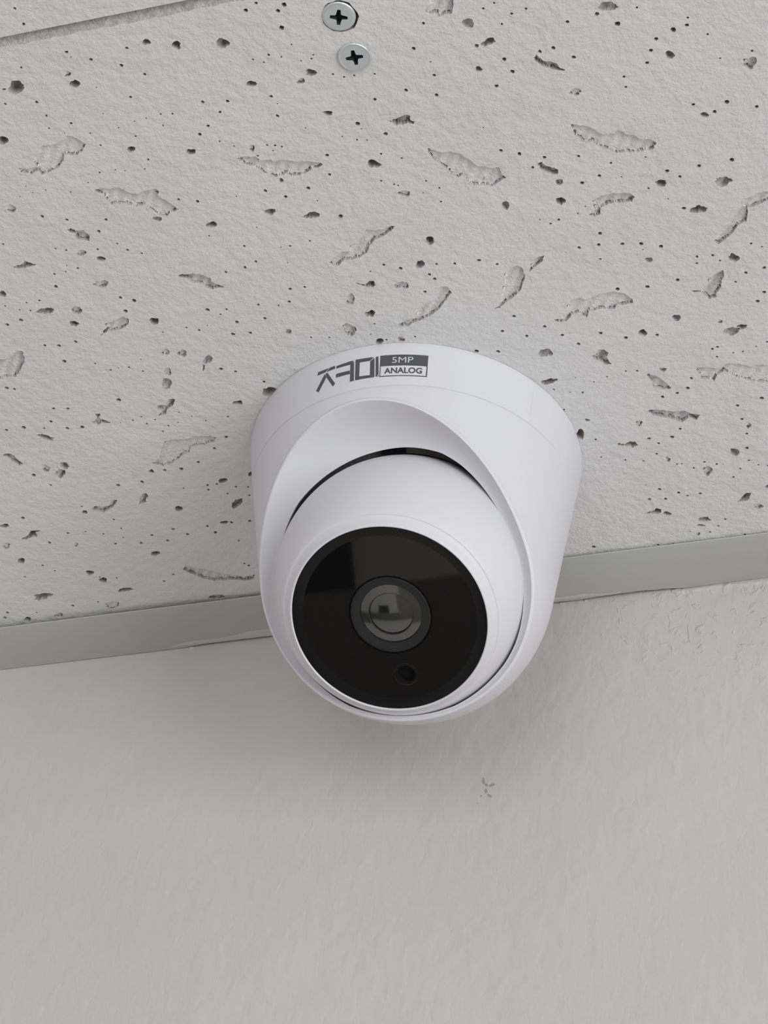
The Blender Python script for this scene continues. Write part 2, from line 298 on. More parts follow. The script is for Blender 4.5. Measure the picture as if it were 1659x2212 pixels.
FISSURES = """9:-683,-1880 -658,-1871 -634,-1872 -637,-1886 -630,-1902 -615,-1908 -607,-1923 -593,-1930 -577,-1927 -555,-1929 -534,-1936 -530,-1945 -512,-1940 -499,-1926 -490,-1910 -507,-1892 -524,-1885 -554,-1892 -563,-1875 -585,-1857 -613,-1849 -633,-1846 -636,-1859 -657,-1853 -681,-1864
10:-523,-1774 -503,-1775 -482,-1770 -459,-1770 -454,-1762 -436,-1745 -418,-1739 -399,-1745 -370,-1746 -366,-1735 -374,-1724 -360,-1706 -347,-1686 -339,-1671 -362,-1666 -377,-1654 -399,-1669 -411,-1684 -415,-1703 -444,-1702 -467,-1717 -479,-1719 -498,-1723 -505,-1738 -506,-1756 -519,-1764
12:395,-2097 412,-2107 419,-2122 426,-2134 480,-2121 468,-2103 465,-2091 455,-2074 446,-2079 427,-2074 424,-2084 404,-2090
10:-146,-1791 -128,-1794 -113,-1789 -98,-1788 -95,-1773 -80,-1772 -66,-1771 -63,-1761 -44,-1766 -28,-1760 -7,-1751 16,-1748 33,-1742 44,-1737 53,-1730 46,-1725 23,-1722 7,-1714 -16,-1709 -35,-1713 -44,-1722 -59,-1718 -70,-1716 -84,-1721 -97,-1731 -103,-1748 -122,-1764 -135,-1772 -139,-1782
10:309,-1727 318,-1718 337,-1704 359,-1702 380,-1693 391,-1676 402,-1664 411,-1647 429,-1641 444,-1633 461,-1632 464,-1612 473,-1595 450,-1588 432,-1577 412,-1586 389,-1589 377,-1604 371,-1627 358,-1620 346,-1633 338,-1649 325,-1671 314,-1688 310,-1703
20:238,-1823 248,-1820 260,-1823 275,-1829 286,-1829 295,-1822 290,-1812 300,-1805 295,-1799 283,-1804 269,-1802 255,-1804 246,-1814
18:610,-1923 618,-1928 625,-1917 630,-1907 649,-1902 658,-1892 663,-1880 677,-1871 658,-1874 641,-1880 628,-1890 618,-1901 611,-1911
20:555,-1622 565,-1625 572,-1611 585,-1604 599,-1593 594,-1580 581,-1582 568,-1593 556,-1603
10:652,-1722 660,-1717 683,-1709 699,-1701 707,-1688 720,-1675 744,-1673 758,-1680 772,-1666 793,-1655 809,-1639 827,-1638 838,-1623 827,-1606 806,-1606 784,-1606 762,-1611 740,-1614 720,-1630 704,-1641 692,-1658 675,-1657 668,-1670 656,-1687 656,-1704
12:659,-1483 678,-1492 710,-1497 732,-1492 751,-1488 760,-1474 750,-1461 726,-1461 708,-1467 688,-1464 673,-1457 668,-1438 651,-1434 641,-1441 659,-1455 657,-1471
11:1071,-1424 1048,-1424 1030,-1415 1015,-1414 1002,-1391 981,-1373 968,-1355 950,-1336 933,-1314 922,-1296 931,-1283 946,-1293 967,-1309 990,-1338 1007,-1342 1015,-1363 1016,-1383 1032,-1385 1055,-1392 1091,-1407 1094,-1426
14:-637,-1669 -626,-1671 -617,-1660 -597,-1658 -589,-1636 -597,-1622 -615,-1628 -625,-1635 -623,-1651 -636,-1660
18:-829,-1580 -810,-1584 -799,-1584 -786,-1594 -776,-1588 -770,-1581 -757,-1576 -771,-1573 -782,-1573 -795,-1569 -815,-1573
14:-415,-1465 -403,-1468 -390,-1463 -376,-1465 -355,-1455 -336,-1440 -337,-1427 -326,-1416 -310,-1402 -326,-1403 -344,-1401 -355,-1406 -366,-1422 -388,-1432 -398,-1451 -413,-1457
12:-693,-1302 -682,-1320 -664,-1331 -665,-1345 -635,-1350 -605,-1358 -594,-1347 -603,-1329 -628,-1317 -648,-1316 -666,-1317 -681,-1311
12:-1006,-1288 -991,-1279 -964,-1279 -931,-1302 -918,-1296 -925,-1265 -949,-1234 -976,-1209 -1002,-1212 -1022,-1210 -1037,-1216
16:-633,-1030 -610,-1025 -593,-1046 -574,-1044 -589,-1021 -612,-1007 -623,-990 -644,-988 -631,-1004 -639,-1015
14:-814,-1032 -801,-1029 -809,-1015 -794,-1000 -783,-988 -812,-991 -826,-989 -834,-1005 -817,-1012
20:17,-1350 32,-1343 46,-1336 55,-1345 69,-1344 72,-1328 64,-1325 45,-1326 32,-1337
11:-25,-1424 -20,-1434 -5,-1441 19,-1455 36,-1451 43,-1468 67,-1481 86,-1495 98,-1511 118,-1504 138,-1504 162,-1510 171,-1507 155,-1493 137,-1484 110,-1474 94,-1462 82,-1441 55,-1426 34,-1422 15,-1427 -2,-1411 -18,-1413
11:91,-1186 109,-1196 141,-1198 148,-1225 168,-1237 191,-1246 214,-1271 229,-1290 248,-1286 252,-1263 228,-1238 210,-1217 187,-1202 159,-1189 132,-1183 113,-1173 93,-1177
18:556,-974 572,-983 576,-994 592,-991 600,-977 593,-964 596,-943 600,-933 582,-937 572,-951 559,-959
14:839,-1142 846,-1147 865,-1143 877,-1153 889,-1164 884,-1173 911,-1192 929,-1197 930,-1182 920,-1163 917,-1142 903,-1128 898,-1110 882,-1111 870,-1124 866,-1136
13:680,-878 689,-882 698,-872 713,-862 724,-842 737,-819 727,-812 705,-819 690,-828 690,-852
16:660,-743 667,-748 682,-746 702,-740 726,-730 755,-727 773,-711 795,-702 782,-684 763,-697 743,-683 728,-692 713,-704 689,-712 670,-728
10:482,-1119 505,-1120 523,-1147 534,-1173 562,-1181 579,-1172 600,-1178 634,-1185 658,-1183 680,-1170 692,-1151 694,-1135 673,-1133 653,-1137 643,-1125 608,-1132 579,-1130 570,-1109 562,-1117 554,-1132 533,-1126 516,-1106 496,-1108
11:342,-1188 357,-1193 370,-1219 381,-1249 399,-1300 418,-1315 436,-1319 447,-1306 447,-1279 428,-1239 404,-1217 381,-1205 360,-1187
11:471,-1325 487,-1333 508,-1337 498,-1317 480,-1307 458,-1290 466,-1310
10:810,-869 813,-880 849,-870 868,-863 891,-879 919,-870 945,-856 970,-857 993,-849 1018,-850 1009,-781 961,-791 934,-805 911,-819 893,-837 879,-852 861,-841 849,-820 834,-829 817,-835 816,-856
16:-1140,-927 -1122,-932 -1107,-924 -1101,-901 -1093,-881 -1108,-878 -1119,-890 -1126,-910
16:-1020,-826 -1001,-841 -985,-834 -990,-817 -1012,-802 -1015,-814
14:-974,-663 -954,-673 -939,-664 -916,-667 -898,-686 -881,-687 -903,-661 -919,-652 -943,-640 -958,-648
16:-828,-653 -818,-678 -804,-694 -790,-697 -787,-683 -802,-671 -802,-660 -816,-655
24:-1232,-576 -1201,-590 -1188,-607 -1173,-605 -1155,-601 -1175,-593 -1179,-574 -1191,-580 -1220,-572
10:-731,-813 -714,-817 -698,-832 -686,-858 -664,-889 -637,-891 -598,-887 -571,-892 -532,-886 -516,-875 -531,-859 -565,-852 -599,-855 -610,-832 -629,-829 -651,-812 -683,-796 -704,-793 -719,-803
12:-803,-353 -789,-369 -762,-354 -729,-339 -698,-317 -665,-303 -626,-287 -598,-290 -605,-271 -633,-268 -673,-280 -725,-285 -754,-299 -774,-319 -792,-339
24:556,-641 565,-635 578,-631 593,-638 605,-634 613,-619 600,-614 594,-605 591,-617 572,-622 560,-630
26:585,-338 591,-345 605,-346 615,-355 628,-350 625,-333 610,-331 595,-336
22:840,-337 853,-355 867,-371 882,-368 876,-351 862,-336 850,-338
22:922,-387 933,-396 944,-397 942,-377 926,-377"""

# ------------------------------------------------------------------ perforated ceiling tiles
def inside(poly, pts):
    x, y = pts[:, 0][:, None], pts[:, 1][:, None]
    x0, y0 = poly[:, 0], poly[:, 1]; x1, y1 = np.roll(x0, -1), np.roll(y0, -1)
    with np.errstate(divide='ignore', invalid='ignore'):
        c = ((y0 > y) != (y1 > y)) & (x < (x1 - x0) * (y - y0) / (y1 - y0) + x0)
    return c.sum(1) % 2 == 1

def edge_dist(poly, pts):
    a = poly; b = np.roll(poly, -1, 0); d = b - a
    w = pts[:, None, :] - a[None]
    t = np.clip((w * d).sum(2) / np.maximum((d * d).sum(1), 1e-9), 0, 1)
    e = w - t[..., None] * d
    q = np.hypot(e[..., 0], e[..., 1]); k = q.argmin(1)
    return q[np.arange(len(pts)), k], k

def roughen(poly, step, amp):
    out = []
    for a, b in zip(poly, np.roll(poly, -1, 0)):
        L = np.hypot(*(b - a)); n = max(1, int(round(L / step)))
        for i in range(n):
            out.append(a + (b - a) * i / n)
    out = np.array(out)
    t = np.roll(out, -1, 0) - np.roll(out, 1, 0)
    nrm = np.c_[t[:, 1], -t[:, 0]] / np.maximum(np.hypot(t[:, 0], t[:, 1]), 1e-6)[:, None]
    return out + nrm * RNG.normal(0, amp, len(out))[:, None]

def area(p):
    x, y = p[:, 0], p[:, 1]
    return 0.5 * np.sum(x * np.roll(y, -1) - y * np.roll(x, -1))

class Sheet:
    """points, edges and heights of one tile face, later triangulated"""
    def __init__(s): s.P, s.Z, s.E = [], [], []
    def pts(s, p, z):
        i = len(s.P); s.P += [tuple(q) for q in p]; s.Z += list(z); return i
    def loop(s, p, z):
        i = s.pts(p, z); n = len(p); s.E += [(i + k, i + (k + 1) % n) for k in range(n)]
    def pin(s, x, y, r):
        n = 8; a0 = random.random() * 6
        rr = r * (1 + RNG.uniform(-.18, .18, n)); a = a0 + np.arange(n) * 2 * math.pi / n
        dep = min(3.2, 5.0 * r + 0.4)
        s.loop(np.c_[x + rr * np.cos(a), y + rr * np.sin(a)], [0] * n)
        s.pts(np.c_[x + .72 * rr * np.cos(a), y + .72 * rr * np.sin(a)], [dep * .85] * n)
        s.pts([(x, y)], [dep])
    def hollow(s, poly, dep, grid, gentle):
        """a pit or fissure: steep torn edge towards the wall, softer slope on the room side when gentle"""
        if area(poly) < 0: poly = poly[::-1]
        s.loop(poly, [0] * len(poly))
        b = np.roll(poly, -1, 0); d = b - poly
        out_n = np.c_[d[:, 1], -d[:, 0]] / np.maximum(np.hypot(d[:, 0], d[:, 1]), 1e-6)[:, None]
        mid = (poly + b) / 2
        ring = np.vstack([mid - out_n * 0.13, mid - out_n * 0.36])
        lo, hi = poly.min(0), poly.max(0)
        gx, gy = np.meshgrid(np.arange(lo[0], hi[0], grid), np.arange(lo[1], hi[1], grid))
        g = np.c_[gx.ravel(), gy.ravel()]; g = g + RNG.uniform(-.3, .3, g.shape) * grid
        c = np.vstack([ring, g]) if len(g) else ring
        c = c[inside(poly, c)]
        if len(c) == 0: return
        q, k = edge_dist(poly, c)
        ok = q > 0.09; c, q, k = c[ok], q[ok], k[ok]
        wob = 1 + 0.20 * np.sin(c[:, 0] * 1.9 + c[:, 1] * 1.3 + dep * 9) + RNG.uniform(-.07, .07, len(c))
        if gentle:
            far = out_n[k][:, 1] > -0.12
            tau = np.where(far, 0.10, 0.36)
            z = 0.78 * dep * (1 - np.exp(-q / tau)) * wob
            crack = np.clip(0.75 + 0.6 * np.sin(c[:, 0] * 2.3 + dep * 31) + RNG.normal(0, .3, len(c)), 0.1, 1.5)
            z = z + np.where(far, 0.85 * crack * np.exp(-((q - .14) / .10) ** 2), 0)
        else:
            z = dep * (1 - np.exp(-q / 0.12)) * wob
        s.pts(c, z)
    def build(s, name, x0, x1, y0, y1, bevel, thick, mats):
        """face from y0 (bevelled edge towards the room) to y1, with sides and back"""
        n = int((x1 - x0) / 1.3)
        xs = np.linspace(x0, x1, n)
        rag = y0 + bevel + np.cumsum(RNG.normal(0, .10, n)) * 0.25 + RNG.normal(0, .16, n)
        rag = np.clip(rag, y0 + bevel - 0.9, y0 + bevel + 0.9)
        i = s.pts(np.c_[xs, rag], [0] * n); s.E += [(i + k, i + k + 1) for k in range(n - 1)]
        j = s.pts(np.c_[xs, np.full(n, y0)], [bevel * 0.75] * n); s.E += [(j + k, j + k + 1) for k in range(n - 1)]
        mid = rag * .45 + y0 * .55
        s.pts(np.c_[xs, mid], bevel * 0.42 + RNG.normal(0, .14, n))
        s.pts([(x0, y1), (x1, y1)], [0, 0])
        gx, gy = np.meshgrid(np.arange(x0 + 12, x1 - 6, 18), np.arange(y0 + bevel + 8, y1 - 4, 18))
        g = np.c_[gx.ravel(), gy.ravel()]; s.pts(g, [0] * len(g))
        V, E, Fc, ov, oe, of = delaunay_2d_cdt([Vector(p) for p in s.P], s.E, [], 0, 1e-5)
        verts = []
        for v, o in zip(V, ov):
            verts.append((v.x, v.y, max((s.Z[k] for k in o), default=0.0) if len(o) else 0.0))
        faces, fm = [], []
        for f in Fc:
            c = sum(verts[k][1] for k in f) / 3
            on_bevel = all(verts[k][1] < y0 + bevel + 1.0 for k in f) and max(verts[k][2] for k in f) > 0.2 and min(verts[k][1] for k in f) < y0 + bevel * .8
            a, b, cc = (Vector(verts[k]) for k in f)
            if (b - a).cross(cc - a).z > 0: f = list(reversed(f))
            faces.append(tuple(f)); fm.append(1 if on_bevel else 0)
        b = len(verts)
        zt = bevel * 0.75
        verts += [(x0, y0, zt), (x1, y0, zt), (x1, y1, 0), (x0, y1, 0), (x0, y0, thick), (x1, y0, thick), (x1, y1, thick), (x0, y1, thick),
                  (x0, y0 + bevel, 0), (x1, y0 + bevel, 0)]
        for q in ((0, 1, 5, 4), (2, 3, 7, 6), (1, 9, 2, 6, 5), (0, 4, 7, 3, 8), (4, 5, 6, 7)):
            faces.append(tuple(b + k for k in q)); fm.append(1)
        me = bpy.data.meshes.new(name)
        me.from_pydata([(v[0] * MM, v[1] * MM, v[2] * MM) for v in verts], [], faces)
        for m in mats: me.materials.append(m)
        me.polygons.foreach_set('material_index', fm)
        me.update()
        return me

def nums(s): return [[float(v) for v in t.split(',')] for t in s.split()]
pins = [(a / 10, b / 10, c / 100) for a, b, c in nums(PINS)]
pits = [(a[0] / 10, a[1] / 10, a[2] / 100, a[3] / 100, a[4] / 100, a[5] / 100, a[6] / 10) for a in nums(PITS)]
fissures = []
for ln in FISSURES.split('\n'):
    d, p = ln.split(':')
    fissures.append((float(d) / 10, np.array(nums(p)) / 10))

def pit_poly(x, y, ax, ay, bx, by):
    n = max(9, int(2 * math.pi * math.hypot(ax, ay) / 0.55))
    a = np.arange(n) * 2 * math.pi / n + random.random()
    r = 1 + RNG.normal(0, .10, n) + .10 * np.sin(2 * a + random.random() * 6) + .08 * np.sin(3 * a + random.random() * 6)
    return np.c_[x + r * (ax * np.cos(a) + bx * np.sin(a)), y + r * (ay * np.cos(a) + by * np.sin(a))]

def scatter(sheet, x0, x1, y0, y1, keepout, n_pin, n_pit, n_fis):
    """more of the same holes on the part of a tile the photograph does not show"""
    taken = []
    def free(x, y, r):
        if keepout and keepout(x, y): return False
        if not (x0 + r + 2 < x < x1 - r - 2 and y0 + r + 6 < y < y1 - r - 2): return False
        return all((x - a) ** 2 + (y - b) ** 2 > (r + c + .5) ** 2 for a, b, c in taken)
    for k in range(n_fis * 5):
        if n_fis <= 0: break
        d, p = random.choice(fissures); c = p.mean(0); R = np.abs(p - c).max()
        x, y = random.uniform(x0, x1), random.uniform(y0, y1)
        if free(x, y, R):
            taken.append((x, y, R)); n_fis -= 1
            sheet.hollow(roughen((p - c) * random.choice((1, -1)) + (x, y), .7, .08), d, .9, True)
    for k in range(n_pit):
        q = random.choice(pits); R = math.hypot(q[2], q[3]) * 1.3
        x, y = random.uniform(x0, x1), random.uniform(y0, y1)
        if free(x, y, R):
            taken.append((x, y, R)); sheet.hollow(pit_poly(x, y, *q[2:6]), q[6], .6, False)
    for k in range(n_pin):
        r = random.choice(pins)[2]; x, y = random.uniform(x0, x1), random.uniform(y0, y1)
        if free(x, y, r):
            taken.append((x, y, r)); sheet.pin(x, y, r)

SEAM = -223.8
BEV = 1.6
SCREW_A, SCREW_B = (20.96, -212.6), (21.4, -201.4)

def visible(x, y): return -165 < x < 135
sh = Sheet()
for (x, y, r) in pins:
    if y > SEAM + BEV + 1.2: sh.pin(x, y, max(r * 1.12, .2))
for (x, y, ax, ay, bx, by, dp) in pits:
    sh.hollow(pit_poly(x, y, ax, ay, bx, by), dp, .42, dp < 1.3)
for d, p in fissures:
    sh.hollow(roughen(p, .5, .085), d, .5, True)
# chipped paint around the sunk screw
a = np.arange(26) * 2 * math.pi / 26
rr = 4.15 + RNG.normal(0, .12, 26) + .25 * np.cos(a - 0.4)
sh.hollow(np.c_[SCREW_A[0] + rr * np.cos(a), SCREW_A[1] + rr * np.sin(a)], 3.6, .6, False)
sh.hollow(np.c_[SCREW_B[0] + 2.7 * np.cos(a), SCREW_B[1] + 2.7 * np.sin(a)], 4.0, .6, False)
scatter(sh, -330, 280, SEAM, -2, lambda x, y: visible(x, y), 420, 110, 26)
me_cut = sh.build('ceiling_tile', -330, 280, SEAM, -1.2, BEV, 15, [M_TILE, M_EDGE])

sh = Sheet()
near = [(x, y, r) for (x, y, r) in pins if y <= SEAM - 1]
for (x, y, r) in near: sh.pin(x + 330 - 305, y - (SEAM - 0.5) + 305, max(r * 1.12, .2))
scatter(sh, -305, 305, -305, 305, lambda x, y: y > 285 and x > 70, 620, 160, 40)
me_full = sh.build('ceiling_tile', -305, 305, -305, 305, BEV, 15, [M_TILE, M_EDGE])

ceiling = box('ceiling', -1.8, 1.8, -3.6, 0.0, 0.017, 0.12, M_SLAB, loc=(0, 0, HC))
tag(ceiling, 'white fissured acoustic tile ceiling with pinholes and torn pits', kind='structure')

def put_tile(me, x, y):
    o = bpy.data.objects.new('ceiling_tile', me); o.location = (x, y, 0); link(o, ceiling)
    return o
put_tile(me_cut, 0, 0)
for k in (-2, -1, 1, 2): put_tile(me_cut, k * 0.6105, 0)
for j in range(5):
    for k in range(-2, 3):
        put_tile(me_full, -0.025 + k * 0.6105, (SEAM - 0.5 - 305) * MM - j * 0.6105)

# ------------------------------------------------------------------ walls, floor, windows
wall = box('wall_back', -1.8, 1.8, 0.0, 0.12, -HC, 0.12, M_WALL, loc=(0, 0, HC))
tag(wall, 'cream painted wall with faint brush marks below the grey trim', kind='structure')
wl = box('wall_left', -1.92, -1.8, -3.6, 0.12, 0, HC + 0.12, M_ROOM); tag(wl, 'plain painted side wall', kind='structure')
flo = box('floor', -1.92, 1.92, -3.72, 0.12, -0.1, 0, M_FLOOR); tag(flo, 'floor of the room', kind='structure')
# right wall with a window opening
V, Fc = boxes([(1.8, 1.92, -3.6, -2.9, 0, HC + .12), (1.8, 1.92, -0.4, 0.12, 0, HC + .12), (1.8, 1.92, -2.9, -0.4, 0, .90), (1.8, 1.92, -2.9, -0.4, 2.20, HC + .12)])
wr = mesh_obj('wall_right', V, Fc, M_ROOM, scale=1.0); tag(wr, 'painted side wall with a window opening', kind='structure')
V, Fc = boxes([(-1.92, -0.4, -3.72, -3.6, 0, HC + .12), (1.0, 1.92, -3.72, -3.6, 0, HC + .12), (-0.4, 1.0, -3.72, -3.6, 0, .7), (-0.4, 1.0, -3.72, -3.6, 2.3, HC + .12)])
wf = mesh_obj('wall_front', V, Fc, M_ROOM, scale=1.0); tag(wf, 'painted wall opposite the camera with a window opening', kind='structure')

def window(name, axis, at, a0, a1, z0, z1, label):
    fr = []
    t = 0.05
    def add(p0, p1, q0, q1): fr.append((at, at + .06, p0, p1, q0, q1) if axis == 'x' else (p0, p1, at - .06, at, q0, q1))
    add(a0, a0 + t, z0, z1); add(a1 - t, a1, z0, z1); add(a0, a1, z0, z0 + t); add(a0, a1, z1 - t, z1)
    mid = (a0 + a1) / 2; add(mid - t / 2, mid + t / 2, z0, z1)
    V, Fc = boxes(fr)
    w = mesh_obj(name, V, Fc, M_FRAME, scale=1.0); tag(w, label, kind='structure')
    for (p0, p1) in ((a0 + t, mid - t / 2), (mid + t / 2, a1 - t)):
        r = (at + .025, at + .031, p0, p1, z0 + t, z1 - t) if axis == 'x' else (p0, p1, at - .031, at - .025, z0 + t, z1 - t)
        V, Fc = boxes([r]); mesh_obj('pane', V, Fc, M_PANE, w, scale=1.0)
window('window_1', 'x', 1.83, -2.9, -0.4, .90, 2.20, 'white framed window in the side wall')
window('window_2', 'y', -3.63, -0.4, 1.0, .7, 2.3, 'white framed window opposite the camera')

# ------------------------------------------------------------------ grey wall angle (trim) under the tile edge
def trim_dz(x): return -0.42 - 0.0042 * (110 - max(-170, min(110, x)))     # free edge sags towards the left
def trim_back(x):
    pts = [(-1800, -.2), (-160, -.25), (-92, -.35), (-86, -1.0), (-60, -1.2), (22, -1.1), (33, -.9), (38, -1.3), (50, -1.7), (58, -1.2), (64, -.35), (90, -.2), (1800, -.2)]
    for (a, b), (c, d) in zip(pts, pts[1:]):
        if a <= x <= c: return b + (d - b) * (x - a) / (c - a)
    return -.2
xs = [-1800, -1200, -700, -400, -250] + list(np.arange(-180, 121, 1.5)) + [180, 300, 600, 1100, 1800]
V, Fc = [], []
for x in xs:
    d = trim_dz(x); yb = trim_back(x) + random.uniform(-.07, .07)
    yf = -20.2 + (d + .5) * 1.05; e = float(np.interp(x, [-200, -60, 55, 80], [-1.1, -.95, -.95, -.5]))
    V += [(x, yf + .3, d), (x, yf + .05, d - .06), (x, yf, d - .2), (x, yf + .08, d - .34), (x, yf + .4, d - .40), (x, yf * .5, (d - .4 + e) / 2 + .03), (x, yb - .4, e - .03), (x, yb, e), (x, yb, e + .45)]
n = 9
for i in range(len(xs) - 1):
    for k in range(n):
        a, b = i * n + k, i * n + (k + 1) % n
        Fc.append((a, b, b + n, a + n))
Fc += [tuple(range(n)), tuple(range((len(xs) - 1) * n, len(xs) * n))]
trim = mesh_obj('trim_1', V, Fc, M_TRIM, loc=(0, 0, HC), smooth=True)
fix_normals(trim); sharp_by_angle(trim, 50)
tag(trim, 'grey painted metal wall angle between the ceiling tiles and the wall', kind='structure')

def strip(name, top, bot, mat, parent, loc, plane):
    """thin skin between two ragged lines; plane 'z' lies on the underside of the trim, 'y' on the wall"""
    V, Fc = [], []
    for (x, a), (_, b) in zip(top, bot):
        m = (a + b) / 2
        for t, h in ((a, 0.0), (a * .75 + b * .25, .9), (m, 1.0), (b * .75 + a * .25, .9), (b, 0.0)):
            V.append((x, t, h))
    k = 5
    for i in range(len(top) - 1):
        for j in range(k - 1):
            Fc.append((i * k + j, i * k + j + 1, (i + 1) * k + j + 1, (i + 1) * k + j))
    VV = []
    for (x, t, h) in V:
        if plane == 'z': VV.append((x, t, -.98 + (trim_dz(x) + .58) * (-t / 20.2) - .06 * h))
        else: VV.append((x, .03 - h * .26, t))
    o = mesh_obj(name, VV, Fc, mat, parent, loc, smooth=True)
    return fix_normals(o)
def ragged(x0, x1, step, fn, amp):
    return [(x, fn(x) + random.uniform(-amp, amp)) for x in np.arange(x0, x1, step)]
strip('paint_smear', ragged(-96, -58, .7, lambda x: -1.6 - 3.3 * max(0, (x + 96) / 38) ** .7 + .5 * math.sin(x * .3), .12),
      ragged(-96, -58, .7, lambda x: -1.25, .05), M_SMEAR, trim, (0, 0, 0), 'z')
strip('paint_smear', ragged(16, 46, .7, lambda x: -1.9 - 2.0 * max(0, (46 - x) / 30) ** .6 + .35 * math.sin(x * .5), .12),
      ragged(16, 46, .7, lambda x: -1.75, .05), M_SMEAR, trim, (0, 0, 0), 'z')
strip('caulk_bead', ragged(60, 130, .8, lambda x: -.75, .08),
      ragged(60, 130, .8, lambda x: -2.0 - 1.2 * abs(math.sin(x * 1.1)) * random.random(), .25), M_WALL, wall, (0, 0, 0), 'y')
for (x0, x1) in ((26.5, 28.5), (34, 35.2), (60, 63), (-90.5, -88.8)):
    strip('caulk_bead', ragged(x0, x1, .35, lambda x: -.25, .05), ragged(x0, x1, .35, lambda x: -1.35, .2), M_WALL, wall, (0, 0, 0), 'y')

def blob(name, pts, y, mat, parent):
    c = (sum(p[0] for p in pts) / len(pts), sum(p[1] for p in pts) / len(pts))
    V = [(p[0], 0.01, p[1]) for p in pts] + [(c[0] + (p[0] - c[0]) * .8, -y, c[1] + (p[1] - c[1]) * .8) for p in pts] + [(c[0], -y, c[1])]
    n = len(pts); Fc = []
    for i in range(n):
        j = (i + 1) % n
        Fc += [(i, j, n + j, n + i), (n + i, n + j, 2 * n)]
    return fix_normals(mesh_obj(name, V, Fc, mat, parent))
def ellipse(cx, cz, rx, rz, ang, n=11, jit=.22):
    out = []
    for k in range(n):
        a = 2 * math.pi * k / n; r = 1 + random.uniform(-jit, jit)
        u, v = rx * r * math.cos(a), rz * r * math.sin(a)
        out.append((cx + u * math.cos(ang) - v * math.sin(ang), cz + u * math.sin(ang) + v * math.cos(ang)))
    return out
scuff = blob('scuff_mark', ellipse(5.6, -61.3, .45, 1.25, .1), .02, M_SCUFF, wall)
for e in ((6.5, -62.9, .7, .45, -.6), (8.2, -63.1, .95, .5, .35), (6.4, -65.0, .5, .75, .2), (7.6, -66.6, .85, .45, -.7), (5.2, -66.4, .3, .35, 0), (4.3, -68.8, .4, .16, -.4)):
    blob('scuff_mark', ellipse(*e), .02, M_SCUFF, wall)
# small flakes and runs in the patched paint on the right
for k in range(34):
    x, z = random.uniform(36, 92), -random.uniform(3, 34) ** 1.0
    blob('paint_lump', ellipse(x, z, random.uniform(.12, .4), random.uniform(.12, .3), random.random() * 3, 8), random.uniform(.06, .16), M_WALL, wall)
for (x, z, L) in ((64.5, -17.5, 7.5), (44, -6, 2.4), (66, -2.4, 2.2), (75, -3.0, 2.6), (84, -3.2, 2.2), (49, -4, 2.0), (44.5, -10, 2.5)):
    blob('paint_run', ellipse(x, z, .2, L / 2, .05, 14, .12), .14, M_WALL, wall)

# ------------------------------------------------------------------ two Phillips screws holding the tile
def make_screw(loc, label, rot, dish, depth):
    root = empty('screw', (loc[0] * MM, loc[1] * MM, HC - depth * MM))
    tag(root, label, 'screw', 'ceiling screws')
    R = 3.85
    prof = [(R * .90, 0.55), (R, 0.30), (R * 1.0, 0.1), (R * .965, -0.12), (R * .93, -0.20)]
    if dish: prof += [(R * .89, -0.12), (R * .85, -0.02), (R * .80, -0.05)]
    else: prof += [(R * .88, -0.26), (R * .80, -0.32)]
    seg = 56
    V, Fc = [], []
    for (r, z) in prof:
        for k in range(seg):
            a = 2 * math.pi * k / seg; V.append((r * math.cos(a), r * math.sin(a), z))
    for i in range(len(prof) - 1):
        for k in range(seg):
            a, b = i * seg + k, i * seg + (k + 1) % seg
            Fc.append((a, a + seg, b + seg, b))
    rim = fix_normals(mesh_obj('head_rim', V, Fc, M_ZINC, root, smooth=True))
    # flat face with a cross shaped opening
    w, L, q = 0.46, 2.0, 0.66
    cross = []
    for k in range(4):
        c, s_ = math.cos(k * math.pi / 2 + rot), math.sin(k * math.pi / 2 + rot)
        for (u, v) in ((L, -w * .82), (L, w * .82), (q + .25, w), (q, q)):
            cross.append((u * c - v * s_, u * s_ + v * c))
    zf = prof[-1][1]; rf = prof[-1][0]
    circ = [(rf * math.cos(2 * math.pi * k / seg), rf * math.sin(2 * math.pi * k / seg)) for k in range(seg)]
    P = [Vector(p) for p in circ + cross]
    E = [(k, (k + 1) % seg) for k in range(seg)] + [(seg + k, seg + (k + 1) % 16) for k in range(16)]
    Vv, Ee, Ff, _, _, _ = delaunay_2d_cdt(P, E, [], 1, 1e-6)
    cp = np.array(cross)
    Fk = [f for f in Ff if not inside(cp, np.array([[sum(Vv[k].x for k in f) / 3, sum(Vv[k].y for k in f) / 3]]))[0]]
    fix_normals(mesh_obj('head_face', [(v.x, v.y, zf) for v in Vv], [tuple(f) for f in Fk], M_ZINC, root))
    n = 16
    V = [(x, y, zf) for x, y in cross] + [(x * .78, y * .78, zf + 1.8) for x, y in cross] + [(0, 0, zf + 2.6)]
    Fc = [(k, (k + 1) % n, n + (k + 1) % n, n + k) for k in range(n)] + [(n + k, n + (k + 1) % n, 2 * n) for k in range(n)]
    fix_normals(mesh_obj('cross_recess', V, Fc, M_ZINC_SHADE, root))
    V = [(1.7 * math.cos(a), 1.7 * math.sin(a), z) for z in (2.8, 12) for a in [2 * math.pi * k / 16 for k in range(16)]]
    Fc = [(k, (k + 1) % 16, 16 + (k + 1) % 16, 16 + k) for k in range(16)] + [tuple(range(16, 32))]
    fix_normals(mesh_obj('shank', V, Fc, M_ZINC, root))
    return root
make_screw(SCREW_A, 'zinc cross-head screw sunk in a chipped hole, nearer the tile seam', 0.32, False, 0.10)
make_screw(SCREW_B, 'zinc cross-head screw with raised dished rim, nearer the security camera', 0.05, True, 0.45)

